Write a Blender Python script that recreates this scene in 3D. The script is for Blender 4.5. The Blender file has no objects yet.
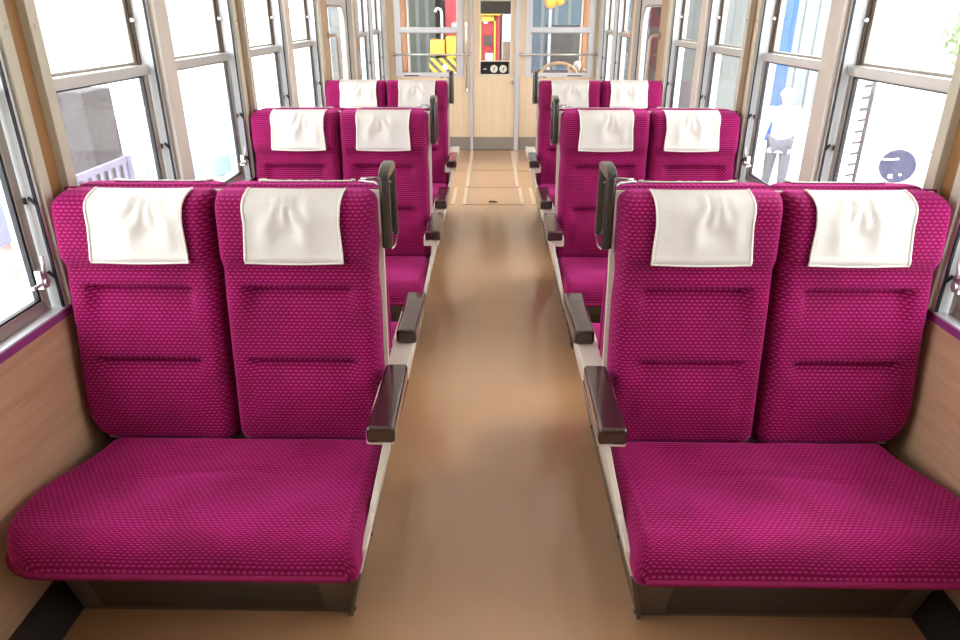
import bpy, bmesh, math, random
from mathutils import Vector, Matrix
random.seed(7)
PI = math.pi
scn = bpy.context.scene
col = scn.collection

# ------------------------------------------------------------------ camera, world, lights, exposure
F_PX = 690.0
cam_d = bpy.data.cameras.new('camera'); cam = bpy.data.objects.new('camera', cam_d); col.objects.link(cam)
cam_d.sensor_width = 36.0; cam_d.sensor_fit = 'HORIZONTAL'; cam_d.lens = F_PX / 960 * 36.0
cam_d.clip_start = 0.05; cam_d.clip_end = 300
pitch = math.atan(306.5 / F_PX); yaw = math.atan(11 / math.hypot(F_PX, 306.5))
cam.location = (-0.02, 0, 1.55)
cam.rotation_euler = (PI / 2 - pitch, 0, yaw)
scn.camera = cam

wd = bpy.data.worlds.new('overcast_sky'); scn.world = wd; wd.use_nodes = True
bg = wd.node_tree.nodes['Background']
bg.inputs[0].default_value = (0.93, 0.97, 1.0, 1); bg.inputs[1].default_value = 8.0

sun_d = bpy.data.lights.new('sun', 'SUN'); sun_d.energy = 2.0; sun_d.angle = math.radians(12)
sun_d.color = (1, 0.97, 0.92)
sun = bpy.data.objects.new('sun', sun_d); col.objects.link(sun)
sun.rotation_euler = (math.radians(50), 0, math.radians(120))
FILL_LAMP_POWER = 1.4

vs = scn.view_settings
vs.view_transform = 'Standard'; vs.look = 'None'; vs.gamma = 1.0; vs.use_curve_mapping = False
vs.exposure = 0.0

# ------------------------------------------------------------------ materials
def srgb(r, g, b):
    def c(v):
        v /= 255.0
        return v / 12.92 if v <= 0.04045 else ((v + 0.055) / 1.055) ** 2.4
    return (c(r), c(g), c(b), 1)

class NT:
    def __init__(self, name):
        self.m = bpy.data.materials.new(name); self.m.use_nodes = True
        self.t = self.m.node_tree; self.p = self.t.nodes['Principled BSDF']; self.out = self.t.nodes['Material Output']
    def n(self, typ, **kw):
        nd = self.t.nodes.new(typ)
        for k, v in kw.items(): setattr(nd, k, v)
        return nd
    def l(self, a, b): self.t.links.new(a, b)
    def math(self, op, a, b=None, c=None, clamp=False):
        nd = self.n('ShaderNodeMath', operation=op); nd.use_clamp = clamp
        for i, v in enumerate((a, b, c)):
            if v is None: continue
            if isinstance(v, (int, float)): nd.inputs[i].default_value = v
            else: self.l(v, nd.inputs[i])
        return nd.outputs[0]
    def mix(self, fac, a, b):
        nd = self.n('ShaderNodeMix', data_type='RGBA')
        if isinstance(fac, (int, float)): nd.inputs[0].default_value = fac
        else: self.l(fac, nd.inputs[0])
        for i, v in ((6, a), (7, b)):
            if isinstance(v, tuple): nd.inputs[i].default_value = v
            else: self.l(v, nd.inputs[i])
        return nd.outputs[2]
    def coords(self, kind='Object', scale=(1, 1, 1)):
        tc = self.n('ShaderNodeTexCoord'); mp = self.n('ShaderNodeMapping'); mp.inputs['Scale'].default_value = scale
        self.l(tc.outputs[kind], mp.inputs[0]); return mp.outputs[0]
    def noise(self, vec, scale, detail=3, rough=0.5):
        nd = self.n('ShaderNodeTexNoise'); nd.inputs['Scale'].default_value = scale
        nd.inputs['Detail'].default_value = detail; nd.inputs['Roughness'].default_value = rough
        self.l(vec, nd.inputs['Vector']); return nd.outputs['Fac']
    def bump(self, h, strength, dist):
        nd = self.n('ShaderNodeBump'); nd.inputs['Strength'].default_value = strength; nd.inputs['Distance'].default_value = dist
        self.l(h, nd.inputs['Height']); self.l(nd.outputs[0], self.p.inputs['Normal'])
    def set(self, **kw):
        for k, v in kw.items(): self.p.inputs[k.replace('_', ' ')].default_value = v

def plain(name, rgb, rough=0.5, metal=0.0, var=0.12, scale=6.0, spec=0.5, coat=0.0):
    T = NT(name); c = srgb(*rgb)
    d = tuple(x * (1 - var) for x in c[:3]) + (1,); e = tuple(min(1, x * (1 + var * 0.5)) for x in c[:3]) + (1,)
    nz = T.noise(T.coords(), scale, 4)
    T.l(T.mix(nz, d, e), T.p.inputs['Base Color'])
    T.set(Roughness=rough, Metallic=metal); T.p.inputs['Specular IOR Level'].default_value = spec
    T.p.inputs['Coat Weight'].default_value = coat
    return T.m

def fabric():
    T = NT('magenta_moquette')
    uv = T.coords('UV'); sp = T.n('ShaderNodeSeparateXYZ'); T.l(uv, sp.inputs[0]); u, v = sp.outputs[0], sp.outputs[1]
    rv = T.math('DIVIDE', v, 0.0099); row = T.math('FLOOR', rv); odd = T.math('MODULO', T.math('ABSOLUTE', row), 2.0)
    uu = T.math('ADD', T.math('DIVIDE', u, 0.0152), T.math('MULTIPLY', odd, 0.5))
    du = T.math('ABSOLUTE', T.math('SUBTRACT', T.math('FRACT', uu), 0.5))
    dv = T.math('ABSOLUTE', T.math('SUBTRACT', T.math('FRACT', rv), 0.5))
    def less(a, edge, soft):      # 1 when a < edge
        mr = T.n('ShaderNodeMapRange'); mr.clamp = True; T.l(a, mr.inputs[0])
        mr.inputs[1].default_value = edge - soft; mr.inputs[2].default_value = edge + soft
        mr.inputs[3].default_value = 1; mr.inputs[4].default_value = 0; return mr.outputs[0]
    dash = T.math('MULTIPLY', less(du, 0.27, 0.12), less(dv, 0.14, 0.12))
    cell = T.math('MULTIPLY', less(du, 0.42, 0.10), less(dv, 0.36, 0.12))
    nz = T.noise(T.coords('UV'), 6, 3, .6); mrn = T.n('ShaderNodeMapRange'); T.l(nz, mrn.inputs[0]); mrn.inputs[1].default_value = .36; mrn.inputs[2].default_value = .64; nz = mrn.outputs[0]; fine = T.noise(T.coords('UV'), 900, 2)
    base = T.mix(nz, srgb(128, 0, 70), srgb(178, 6, 110))
    base = T.mix(T.math('MULTIPLY', cell, 0.50), srgb(112, 0, 58), base)
    base = T.mix(T.math('MULTIPLY', dash, 0.40), base, srgb(214, 96, 160))
    T.l(base, T.p.inputs['Base Color'])
    T.set(Roughness=0.85); T.p.inputs['Specular IOR Level'].default_value = 0.15
    T.p.inputs['Sheen Weight'].default_value = 0.65; T.p.inputs['Sheen Roughness'].default_value = 0.45
    T.p.inputs['Sheen Tint'].default_value = srgb(255, 92, 192)
    T.bump(T.math('ADD', T.math('MULTIPLY', cell, 0.8), T.math('MULTIPLY', fine, 0.25)), 0.35, 0.0015)
    return T.m

def vinyl():
    T = NT('cream_vinyl'); vec = T.coords('UV')
    nz = T.noise(vec, 9, 4, 0.55)
    T.l(T.mix(nz, srgb(206, 200, 190), srgb(226, 223, 218)), T.p.inputs['Base Color'])
    T.set(Roughness=0.38); T.bump(T.noise(vec, 420, 2), 0.1, 0.001)
    return T.m

def woodpanel(name, a, b, scale):
    T = NT(name); vec = T.coords('Object', scale)
    n1 = T.noise(vec, 2.2, 6, 0.6); n2 = T.noise(vec, 9.0, 4, 0.6)
    f = T.math('ADD', T.math('MULTIPLY', n1, 0.7), T.math('MULTIPLY', n2, 0.3))
    mr = T.n('ShaderNodeMapRange'); T.l(f, mr.inputs[0]); mr.inputs[1].default_value = .35; mr.inputs[2].default_value = .65
    T.l(T.mix(mr.outputs[0], srgb(*a), srgb(*b)), T.p.inputs['Base Color']); T.set(Roughness=0.42)
    return T.m

def floor_mat():
    T = NT('brown_sheet_floor'); vec = T.coords('Object')
    n1 = T.noise(vec, 2.2, 4, 0.6); n2 = T.noise(T.coords('Object', (3, .6, 1)), 5, 4, 0.6)
    b = T.mix(n1, srgb(178, 132, 90), srgb(196, 150, 108))
    b = T.mix(T.math('MULTIPLY', n2, 0.35), b, srgb(164, 136, 108))
    T.l(b, T.p.inputs['Base Color'])
    mr = T.n('ShaderNodeMapRange'); T.l(n2, mr.inputs[0]); mr.inputs[3].default_value = 0.24; mr.inputs[4].default_value = 0.36; T.p.inputs['Coat Weight'].default_value = 1.0; T.p.inputs['Coat Roughness'].default_value = .13; T.p.inputs['Coat IOR'].default_value = 1.7
    T.l(mr.outputs[0], T.p.inputs['Roughness']); T.p.inputs['Specular IOR Level'].default_value = 0.6
    T.bump(T.noise(vec, 3.0, 2), 0.12, 0.01)
    return T.m

def grille():
    T = NT('perforated_metal'); tc = T.coords('Object'); sp = T.n('ShaderNodeSeparateXYZ'); T.l(tc, sp.inputs[0])
    P = 0.011
    rz = T.math('DIVIDE', sp.outputs[2], P * 0.8); row = T.math('MODULO', T.math('FLOOR', rz), 2.0)
    rx = T.math('ADD', T.math('DIVIDE', sp.outputs[0], P), T.math('MULTIPLY', row, 0.5))
    dx = T.math('SUBTRACT', T.math('FRACT', rx), 0.5); dz = T.math('SUBTRACT', T.math('FRACT', rz), 0.5)
    r = T.math('SQRT', T.math('ADD', T.math('POWER', dx, 2.0), T.math('POWER', dz, 2.0)))
    hole = T.math('LESS_THAN', r, 0.33)
    T.l(T.mix(hole, srgb(88, 85, 78), srgb(14, 13, 12)), T.p.inputs['Base Color']); T.set(Roughness=0.45, Metallic=0.3)
    return T.m

def glass(name='window_glass', tint=(1, 1, 1), dirt=0.03):
    T = NT(name); T.t.nodes.remove(T.p)
    tr = T.n('ShaderNodeBsdfTransparent'); tr.inputs[0].default_value = (tint[0], tint[1], tint[2], 1)
    gl = T.n('ShaderNodeBsdfGlossy'); gl.inputs['Roughness'].default_value = 0.02
    lw = T.n('ShaderNodeLayerWeight'); lw.inputs[0].default_value = .5
    fr = T.math('ADD', T.math('MULTIPLY', T.math('POWER', lw.outputs['Facing'], 4.0), .32), .03)
    df = T.n('ShaderNodeBsdfDiffuse'); df.inputs[0].default_value = (.8, .8, .78, 1)
    nz = T.noise(T.coords('Object'), 14, 5, 0.7)
    m1 = T.n('ShaderNodeMixShader'); T.l(T.math('MULTIPLY', nz, dirt * 2), m1.inputs[0]); T.l(tr.outputs[0], m1.inputs[1]); T.l(df.outputs[0], m1.inputs[2])
    m2 = T.n('ShaderNodeMixShader'); T.l(fr, m2.inputs[0]); T.l(m1.outputs[0], m2.inputs[1]); T.l(gl.outputs[0], m2.inputs[2])
    T.l(m2.outputs[0], T.out.inputs[0])
    return T.m

def stripes():
    T = NT('hazard_stripes'); tc = T.coords('Object'); sp = T.n('ShaderNodeSeparateXYZ'); T.l(tc, sp.inputs[0])
    s = T.math('FRACT', T.math('DIVIDE', T.math('ADD', sp.outputs[0], sp.outputs[2]), 0.17))
    T.l(T.mix(T.math('LESS_THAN', s, 0.5), srgb(190, 158, 44), srgb(60, 52, 40)), T.p.inputs['Base Color']); T.set(Roughness=.5)
    return T.m

def emit(name, rgb, strength):
    T = NT(name); T.p.inputs['Emission Color'].default_value = srgb(*rgb); T.p.inputs['Emission Strength'].default_value = strength
    T.p.inputs['Base Color'].default_value = srgb(*rgb); return T.m

M = dict(
    fabric=fabric(), vinyl=vinyl(), piping=plain('white_piping', (238, 234, 224), .4),
    white=plain('ivory_paint', (222, 214, 200), .38, var=.06), lacquer=plain('brown_lacquer', (52, 32, 32), .14, coat=.6, var=.1, spec=.6),
    darkgrey=plain('dark_grey_plastic', (50, 48, 42), .2, var=.1, spec=.6, coat=.3), steel=plain('brushed_base_metal', (104, 100, 92), .35, .4, scale=3),
    grille=grille(), chrome=plain('chrome', (190, 190, 190), .18, 1.0, var=.05), alu=plain('aluminium', (214, 212, 208), .3, .75, var=.08),
    alu_light=plain('light_aluminium', (216, 218, 222), .38, .35, var=.05), sash=plain('sash_metal', (168, 160, 150), .34, .6, var=.1),
    cream=plain('cream_paint', (220, 212, 200), .42, var=.05), greencream=plain('pale_olive_paint', (206, 202, 182), .42, var=.05),
    track=plain('brown_window_track', (104, 86, 70), .4, var=.25, scale=20), rubber=plain('black_rubber', (22, 26, 34), .5),
    welt=plain('plain_magenta_cloth', (132, 22, 76), .8, var=.2, scale=60, spec=.2),
    tan=plain('tan_post_laminate', (158, 116, 70), .42, var=.1, scale=12), tan2=plain('pale_tan_laminate', (186, 158, 124), .42, var=.08, scale=12),
    jamb=plain('white_jamb_paint', (216, 220, 222), .4, var=.1), purple=plain('purple_trim', (150, 66, 136), .35, var=.06),
    wall=woodpanel('horizontal_wood_laminate', (194, 156, 122), (216, 182, 148), (30, 1.0, 14)),
    wall_end=woodpanel('vertical_wood_laminate', (222, 198, 164), (234, 214, 186), (22, 1, .5)),
    floor=floor_mat(), strip=plain('worn_floor_edging', (204, 182, 152), .4, var=.08), kick=plain('grey_kick_metal', (150, 144, 134), .4, .1),
    duct=plain('dark_heater_duct', (62, 58, 56), .4, .3), ceil=plain('ceiling_white', (236, 234, 228), .6, var=.03),
    glass=glass(), glass_dirty=glass('streaky_glass', dirt=.07), black=plain('black_panel', (20, 20, 20), .35),
    dial=plain('dial_white', (225, 225, 215), .4, var=.03), postbrown=plain('cab_post_brown', (150, 98, 56), .45, var=.12, scale=9),
    beige=plain('beige_plastic', (238, 204, 164), .4, var=.05), hazard=stripes(),
    red=plain('machine_red', (146, 26, 38), .4), yellow=plain('machine_yellow', (190, 158, 44), .4, var=.06), orange=plain('orange_plastic', (245, 140, 30), .4),
    lockergreen=plain('grey_green_paint', (112, 122, 110), .6, var=.2, scale=3),
    machinegrey=plain('machine_pale_grey', (160, 160, 162), .5, var=.15, scale=5),
    shed=plain('shed_cladding', (150, 158, 160), .7, var=.2, scale=1.2), shed_dark=plain('shed_roof_dark', (74, 74, 76), .8),
    shedblue=plain('blue_grey_door', (96, 122, 140), .6, var=.15, scale=2), ground=plain('pale_concrete', (214, 212, 206), .9, var=.1, scale=1.5),
    pale=plain('pale_render', (232, 230, 228), .9, var=.05), pink=plain('faded_pink_brick', (226, 180, 160), .9, var=.08),
    greypillar=plain('speckled_concrete', (72, 70, 72), .9, var=.5, scale=40), railm=plain('lilac_grey_paint', (128, 124, 150), .5),
    teal=plain('teal_sheet', (120, 214, 208), .6), bluetarp=plain('pale_blue_sheet', (120, 150, 200), .6, var=.3, scale=4), bluecol=plain('blue_paint', (40, 88, 190), .5),
    navy=plain('navy_disc', (40, 48, 80), .4), whitecloth=plain('white_workwear', (236, 238, 236), .8, var=.05), trouser=plain('grey_trousers', (92, 98, 106), .8),
    skin=plain('skin', (222, 178, 150), .5, var=.05), green=plain('leaf_green', (130, 150, 100), .7, var=.4, scale=8), helmet=plain('white_helmet', (240, 238, 232), .3, var=.02),
    peach=plain('peach_band', (240, 190, 150), .4), bluejacket=plain('blue_grey_jacket', (120, 128, 168), .8, var=.2), gravel=plain('track_ballast', (150, 140, 130), .95, var=.4, scale=30),
)

# ------------------------------------------------------------------ mesh helpers
def obj(name, bm, mat, parent=None, loc=(0, 0, 0), smooth=False, bevel=0.0, seg=2, angle=35):
    bmesh.ops.recalc_face_normals(bm, faces=bm.faces)
    me = bpy.data.meshes.new(name); bm.to_mesh(me); bm.free()
    for m in (mat if isinstance(mat, (list, tuple)) else [mat]): me.materials.append(m)
    o = bpy.data.objects.new(name, me); col.objects.link(o)
    o.location = loc
    if parent is not None: o.parent = parent
    if smooth:
        for p in me.polygons: p.use_smooth = True
    if bevel > 0:
        md = o.modifiers.new('bevel', 'BEVEL'); md.width = bevel; md.segments = seg; md.limit_method = 'ANGLE'; md.angle_limit = math.radians(angle)
        for p in me.polygons: p.use_smooth = True
        md.harden_normals = True
    return o
def B(): return bmesh.new()
def box(bm, x0, x1, y0, y1, z0, z1, mi=0):
    x0, x1 = min(x0, x1), max(x0, x1); y0, y1 = min(y0, y1), max(y0, y1)
    vs_ = [bm.verts.new(p) for p in ((x0, y0, z0), (x1, y0, z0), (x1, y1, z0), (x0, y1, z0), (x0, y0, z1), (x1, y0, z1), (x1, y1, z1), (x0, y1, z1))]
    for f in ((0, 3, 2, 1), (4, 5, 6, 7), (0, 1, 5, 4), (1, 2, 6, 5), (2, 3, 7, 6), (3, 0, 4, 7)):
        fc = bm.faces.new([vs_[i] for i in f]); fc.material_index = mi
    return vs_
def loft(bm, ra, rb, cap=True):
    """two rings (lists of points) joined"""
    a = [bm.verts.new(p) for p in ra]; b = [bm.verts.new(p) for p in rb]; n = len(a)
    for i in range(n): bm.faces.new((a[i], a[(i + 1) % n], b[(i + 1) % n], b[i]))
    if cap: bm.faces.new(a[::-1]); bm.faces.new(b)
def tube(bm, pts, r, n=10, closed=False):
    pts = [Vector(p) for p in pts]; rings = []
    up = None
    for i, p in enumerate(pts):
        if closed: d = (pts[(i + 1) % len(pts)] - pts[i - 1]).normalized()
        else: d = (pts[min(i + 1, len(pts) - 1)] - pts[max(i - 1, 0)]).normalized()
        if up is None:
            up = Vector((0, 0, 1)) if abs(d.z) < .9 else Vector((1, 0, 0))
        a = d.cross(up).normalized(); b = a.cross(d).normalized(); up = b
        rr = r[i] if isinstance(r, (list, tuple)) else r
        rings.append([bm.verts.new(p + a * math.cos(t) * rr + b * math.sin(t) * rr) for t in [2 * PI * k / n for k in range(n)]])
    m = len(rings)
    for i in range(m if closed else m - 1):
        A, C = rings[i], rings[(i + 1) % m]
        for k in range(n): bm.faces.new((A[k], A[(k + 1) % n], C[(k + 1) % n], C[k]))
    if not closed: bm.faces.new(rings[0][::-1]); bm.faces.new(rings[-1])
def disc(bm, c, axis, r, t, n=24):
    c = Vector(c); ax = Vector(axis).normalized(); tube(bm, [c - ax * t / 2, c + ax * t / 2], r, n)
def sphere(bm, c, r, sx=1, sy=1, sz=1, u=16, v=10):
    mt = Matrix.Translation(c) @ Matrix.Diagonal((r * sx, r * sy, r * sz, 1))
    bmesh.ops.create_uvsphere(bm, u_segments=u, v_segments=v, radius=1, matrix=mt)
def thing(name, label, cat, loc=(0, 0, 0), group=None):
    o = bpy.data.objects.new(name, None); col.objects.link(o); o.location = loc; o.empty_display_size = .1
    return tag(o, label, cat, group)
def tag(o, label=None, cat=None, group=None, kind=None):
    if label: o['label'] = label
    if cat: o['category'] = cat
    if group: o['group'] = group
    if kind: o['kind'] = kind
    return o
def struct(name, bm, mat, parent=None, **kw):
    o = obj(name, bm, mat, parent, **kw)
    if parent is None: o['kind'] = 'structure'
    return o
def copy_tree(o, parent=None):
    c = o.copy(); col.objects.link(c)
    if parent is not None: c.parent = parent
    for ch in list(o.children): copy_tree(ch, c)
    return c

W = 1.245      # half width of the saloon between the window posts
YE = 8.69      # end partition
YR = -1.3      # unseen rear closing wall, set close behind the camera to darken the foreground
# ------------------------------------------------------------------ floor, ceiling, walls
bm = B(); box(bm, -W - .1, W + .1, YR - .05, 10.4, -.12, 0); struct('floor', bm, M['floor'])
def grid_lines(name, rects, mat):
    bm = B()
    for r in rects: box(bm, *r)
    return struct(name, bm, mat)
# floor hatch frames (light edging strips let into the sheet floor)
n_trim = [0]
def trim(bm, mat, **kw):
    n_trim[0] += 1; return struct('trim_%d' % n_trim[0], bm, mat, **kw)
def hatch(x0, x1, y0, y1, e=.028):
    bm = B(); box(bm, x0, x0 + e, y0, y1, 0, .002); box(bm, x1 - e, x1, y0, y1, 0, .002)
    trim(bm, M['strip'])
    bm = B(); box(bm, x0, x1, y0 - .012, y0, 0, .0015); box(bm, x0 + e, x1 - e, y1, y1 + .006, 0, .0015); trim(bm, M['track'])
hatch(-.262, .282, 6.02, 6.66); hatch(-.72, -.335, 6.02, 6.66, .03); hatch(.355, .74, 6.02, 6.66, .03)
bm = B()
for x0 in (-.262, .232): box(bm, x0, x0 + .035, 6.72, YE - .06, 0, .0015)
trim(bm, M['strip'])
bm = B(); box(bm, -.21, .225, 7.48, 7.49, 0, .0015); box(bm, -.5, -.27, 7.44, 7.45, 0, .0015); box(bm, .28, .52, 7.44, 7.45, 0, .0015); trim(bm, M['track'])
bm = B(); tube(bm, [(-.03, 6.10, .002), (.0, 6.10, .008), (.045, 6.10, .002)], .006, 8)
hp = obj('floor_hatch_pull', bm, M['darkgrey']); tag(hp, 'small dark pull ring let into the middle floor hatch', 'pull ring')

# ceiling, curved at the sides
prof = [(-W - .08, 1.93), (-W + .02, 2.08), (-.85, 2.24), (-.4, 2.32), (0, 2.34), (.4, 2.32), (.85, 2.24), (W - .02, 2.08), (W + .08, 1.93)]
bm = B()
ring = [(x, z) for x, z in prof] + [(x, z + .06) for x, z in reversed(prof)]
loft(bm, [(x, YR, z) for x, z in ring], [(x, 10.35, z) for x, z in ring]); struct('ceiling', bm, M['ceil'])

SIDES = (('left', -1), ('right', 1))
WIN = []        # (y0, y1) clear openings at the wall plane
for k in range(-1, 2):
    WIN.append((2.0 + 1.71 * k, 2.67 + 1.71 * k)); WIN.append((2.81 + 1.71 * k, 3.53 + 1.71 * k))
WIN += [(6.80, 7.52), (7.66, 8.40)]
DOORY = (5.62, 6.56)
for sd, s in SIDES:
    # lower panelling, broken by the side door
    bm = B()
    for y0, y1 in ((YR, 5.60), (6.60, YE)): box(bm, s * W, s * (W + .1), y0, y1, 0, .748)
    struct('wall_' + sd, bm, M['wall'])
    bm = B(); box(bm, s * (W - .003), s * (W + .11), YR, 5.60, .748, .771); box(bm, s * (W - .003), s * (W + .11), 6.60, YE, .748, .771)
    trim(bm, M['purple'])
    bm = B(); box(bm, s * (W - .004), s * (W + .115), YR, 5.60, .771, .777); box(bm, s * (W - .004), s * (W + .115), 6.60, YE, .771, .777)
    trim(bm, M['alu_light'])
    bm = B()
    for y0, y1 in ((YR, 5.3), (6.7, YE)):
        pts = [(s * (W - .001), 0), (s * (W - .075), 0), (s * (W - .03), .088), (s * (W - .001), .088)]
        loft(bm, [(x, y0, z) for x, z in pts], [(x, y1, z) for x, z in pts])
    bo = struct('baseboard_' + sd, bm, M['duct'])
    # header above windows
    bm = B(); box(bm, s * (W - .01), s * (W + .1), YR, YE, 1.86, 2.0); trim(bm, M['cream'])
    # outer bodyside skin around openings: posts and pillars
    def post(y0, y1, mat, dx=0.02):
        bm = B(); box(bm, s * (W - dx), s * (W + .1), y0, y1, .777, 1.86); return trim(bm, mat, bevel=.003)
    for k in range(-1, 2):
        o = 1.71 * k
        post(2.69 + o, 2.80 + o, M['cream'])                    # post between the pair
        if k == 1: continue
        post(3.545 + o, 3.585 + o, M['greencream'], .012); post(3.655 + o, 3.70 + o, M['greencream'])
        bm = B(); box(bm, s * (W + .004), s * (W + .1), 3.585 + o, 3.655 + o, .777, 1.86); trim(bm, M['tan'])
    bm = B(); box(bm, s * (W - .005), s * (W + .1), YR, .27, .777, 1.86); trim(bm, M['tan2'])  # solid unseen panel, rear windows left out to darken the foreground
    post(5.255, 5.33, M['greencream'])
    bm = B(); box(bm, s * (W - .008), s * (W + .1), 5.33, 5.60, .777, 1.86); trim(bm, M['tan2'])
    post(6.58, 6.66, M['cream'], .01)
    bm = B(); box(bm, s * (W - .002), s * (W + .1), 6.66, 6.785, .777, 1.86); trim(bm, M['tan2'])
    post(7.54, 7.64, M['jamb']); post(8.42, YE - .001, M['jamb'], .015)
    # screws on the pillar faces
    bm = B()
    for k in range(-1, 1):
        for yy in (3.566, 3.678):
            for zz in (.99, 1.52): disc(bm, (s * (W - (.0125 if yy < 3.6 else .0205)), yy + 1.71 * k, zz), (1, 0, 0), .005, .002, 10)
    trim(bm, M['chrome'])

# ------------------------------------------------------------------ side windows
wn = 0
for sd, s in SIDES:
    for i, (y0, y1) in enumerate(WIN):
        wn += 1
        w = bpy.data.objects.new('window_%d' % wn, None); col.objects.link(w); w['kind'] = 'structure'
        w.location = (s * W, y0, .777); ox, oy, oz = s * W, y0, .777
        def put(name, bm, mat, **kw): return obj(name, bm, mat, w, **kw)
        L = y1 - y0
        def bx(bm, a, b, c, d, e, f): box(bm, s * a, s * b, c, d, e, f)
        # jamb liners (white) with black seal line and brown channel for the upper sash
        bm = B(); bx(bm, .0, .1, -.01, .0, 0, 1.083); bx(bm, .0, .1, L, L + .012, 0, 1.083); put('jamb_liner', bm, M['jamb'])
        bm = B(); bx(bm, -.001, .006, L - .006, L + .0, 0, 1.083); bx(bm, -.001, .006, 0, .006, 0, 1.083)
        for zz in (.09, .30):
            tube(bm, [(s * .003, L - .004, zz), (s * .013, L - .014, zz + .022)], .005, 6)
            bx(bm, .03, .045, L - .004, L, zz + .0, zz + .018)
        put('seal', bm, M['rubber'])
        bm = B(); bx(bm, .052, .085, L - .012, L, .60, 1.083); bx(bm, .052, .085, 0, .012, .60, 1.083); put('upper_track', bm, M['track'])
        # lower sash (inner)
        fw = .032
        bm = B(); bx(bm, .03, .052, .0, fw, .0, .60); bx(bm, .03, .052, L - fw - .012, L - .012, .0, .60)
        bx(bm, .03, .052, fw, L - fw, .0, .034); put('lower_sash', bm, M['sash'], bevel=.003)
        bm = B(); bx(bm, .022, .056, .0, L - .008, .568, .603); put('meeting_rail', bm, M['alu'], bevel=.004)
        bm = B(); bx(bm, .034, .048, fw, fw + .006, .034, .568); bx(bm, .034, .048, L - fw - .02, L - fw - .012, .034, .568); bx(bm, .034, .048, fw, L - fw, .034, .04); bx(bm, .034, .048, fw, L - fw, .562, .568)
        put('gasket', bm, M['rubber'])
        # upper sash (outer)
        bm = B(); bx(bm, .062, .08, .0, .024, .60, 1.083); bx(bm, .062, .08, L - .036, L - .012, .60, 1.083); bx(bm, .062, .08, .02, L - .03, 1.05, 1.083); bx(bm, .062, .08, .02, L - .03, .59, .612)
        put('upper_sash', bm, M['sash'], bevel=.002)
        bm = B(); bx(bm, .040, .043, fw, L - fw, .03, .57); put('lower_pane', bm, M['glass_dirty'] if i in (2, 3) else M['glass'])
        bm = B(); bx(bm, .070, .073, .02, L - .03, .6, 1.06); put('upper_pane', bm, M['glass'])
        # catches
        if i < 6:
            bm = B(); bx(bm, .012, .03, L - .05, L - .022, .07, .125); tube(bm, [(s * .012, L - .036, .115), (s * .0, L - .044, .145), (s * .004, L - .036, .165)], .0055, 8)
            tube(bm, [(s * .02, L - .05, .085), (s * .02, L - .085, .085)], .006, 8); disc(bm, (s * .009, L - .036, .09), (1, 0, 0), .011, .01, 12)
            put('latch', bm, M['alu'], bevel=.002)
            bm = B(); bx(bm, .045, .055, L - .02, L - .012, .745, .758); disc(bm, (s * .045, L - .02, .75), (1, 0, 0), .005, .012, 10); put('upper_catch', bm, M['chrome'])

# ------------------------------------------------------------------ side doors with round-cornered glass
def rounded(y0, y1, z0, z1, r, n=6):
    pts = []
    for cy, cz, a0 in ((y1 - r, z1 - r, 0), (y0 + r, z1 - r, 90), (y0 + r, z0 + r, 180), (y1 - r, z0 + r, 270)):
        for k in range(n + 1):
            a = math.radians(a0 + 90 * k / n); pts.append((cy + r * math.cos(a), cz + r * math.sin(a)))
    return pts
for di, (sd, s) in enumerate(SIDES):
    d = bpy.data.objects.new('door_%d' % (di + 1), None); col.objects.link(d); d['kind'] = 'structure'; d.location = (s * (W + .03), DOORY[0], 0)
    L = DOORY[1] - DOORY[0]
    inner = rounded(.06, .78, .95, 1.605, .11)
    outer = []
    for y, z in inner:      # map onto the rectangle of the door leaf
        cy, cz = .42, 1.28; dy, dz = y - cy, z - cz
        t = min((L - .01 - cy) / dy if dy > 0 else cy / -dy if dy < 0 else 9, (1.86 - cz) / dz if dz > 0 else cz / -dz if dz < 0 else 9)
        outer.append((cy + dy * t, cz + dz * t))
    bm = B()
    for xx in (0, s * .035):
        A = [bm.verts.new((xx, y, z)) for y, z in inner]; Cc = [bm.verts.new((xx, y, z)) for y, z in outer]
        for k in range(len(A)): bm.faces.new((A[k], A[(k + 1) % len(A)], Cc[(k + 1) % len(A)], Cc[k]))
    bm.verts.ensure_lookup_table(); n = len(inner)
    for k in range(n):
        a, b = bm.verts[k], bm.verts[(k + 1) % n]; c, e = bm.verts[2 * n + (k + 1) % n], bm.verts[2 * n + k]; bm.faces.new((a, b, c, e))
    obj('door_leaf', bm, M['alu_light'], d)
    for y, z, yb, zb in [(0, 0, L, .02)]:
        bm = B(); box(bm, s * -.004, s * .04, L - .03, L, .0, 1.86); obj('door_edge_seal', bm, M['rubber'], d)
    bm = B(); ring = [(s * -.002, y, z) for y, z in inner]; tube(bm, ring, .009, 6, closed=True); obj('window_gasket', bm, M['sash'], d)
    bm = B(); loft(bm, [(s * .015, y, z) for y, z in inner], [(s * .019, y, z) for y, z in inner]); obj('door_pane', bm, M['glass'], d)
    # grab rail by the door pocket
    g = thing('grab_rail', 'slim ivory grab rail beside the side door on the %s of the car' % sd, 'handrail', (s * W, 5.565, 0))
    bm = B(); tube(bm, [(s * -.01, 0, 1.40), (s * -.06, 0, 1.40), (s * -.075, 0, 1.385), (s * -.08, 0, 1.36), (s * -.08, 0, .80), (s * -.07, 0, .77), (s * -.01, 0, .76)], .012, 10); obj('rail_tube', bm, M['white'], g, smooth=True)
    bm = B(); disc(bm, (s * -.012, 0, 1.40), (1, 0, 0), .026, .008, 16); obj('flange', bm, M['chrome'], g)

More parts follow.
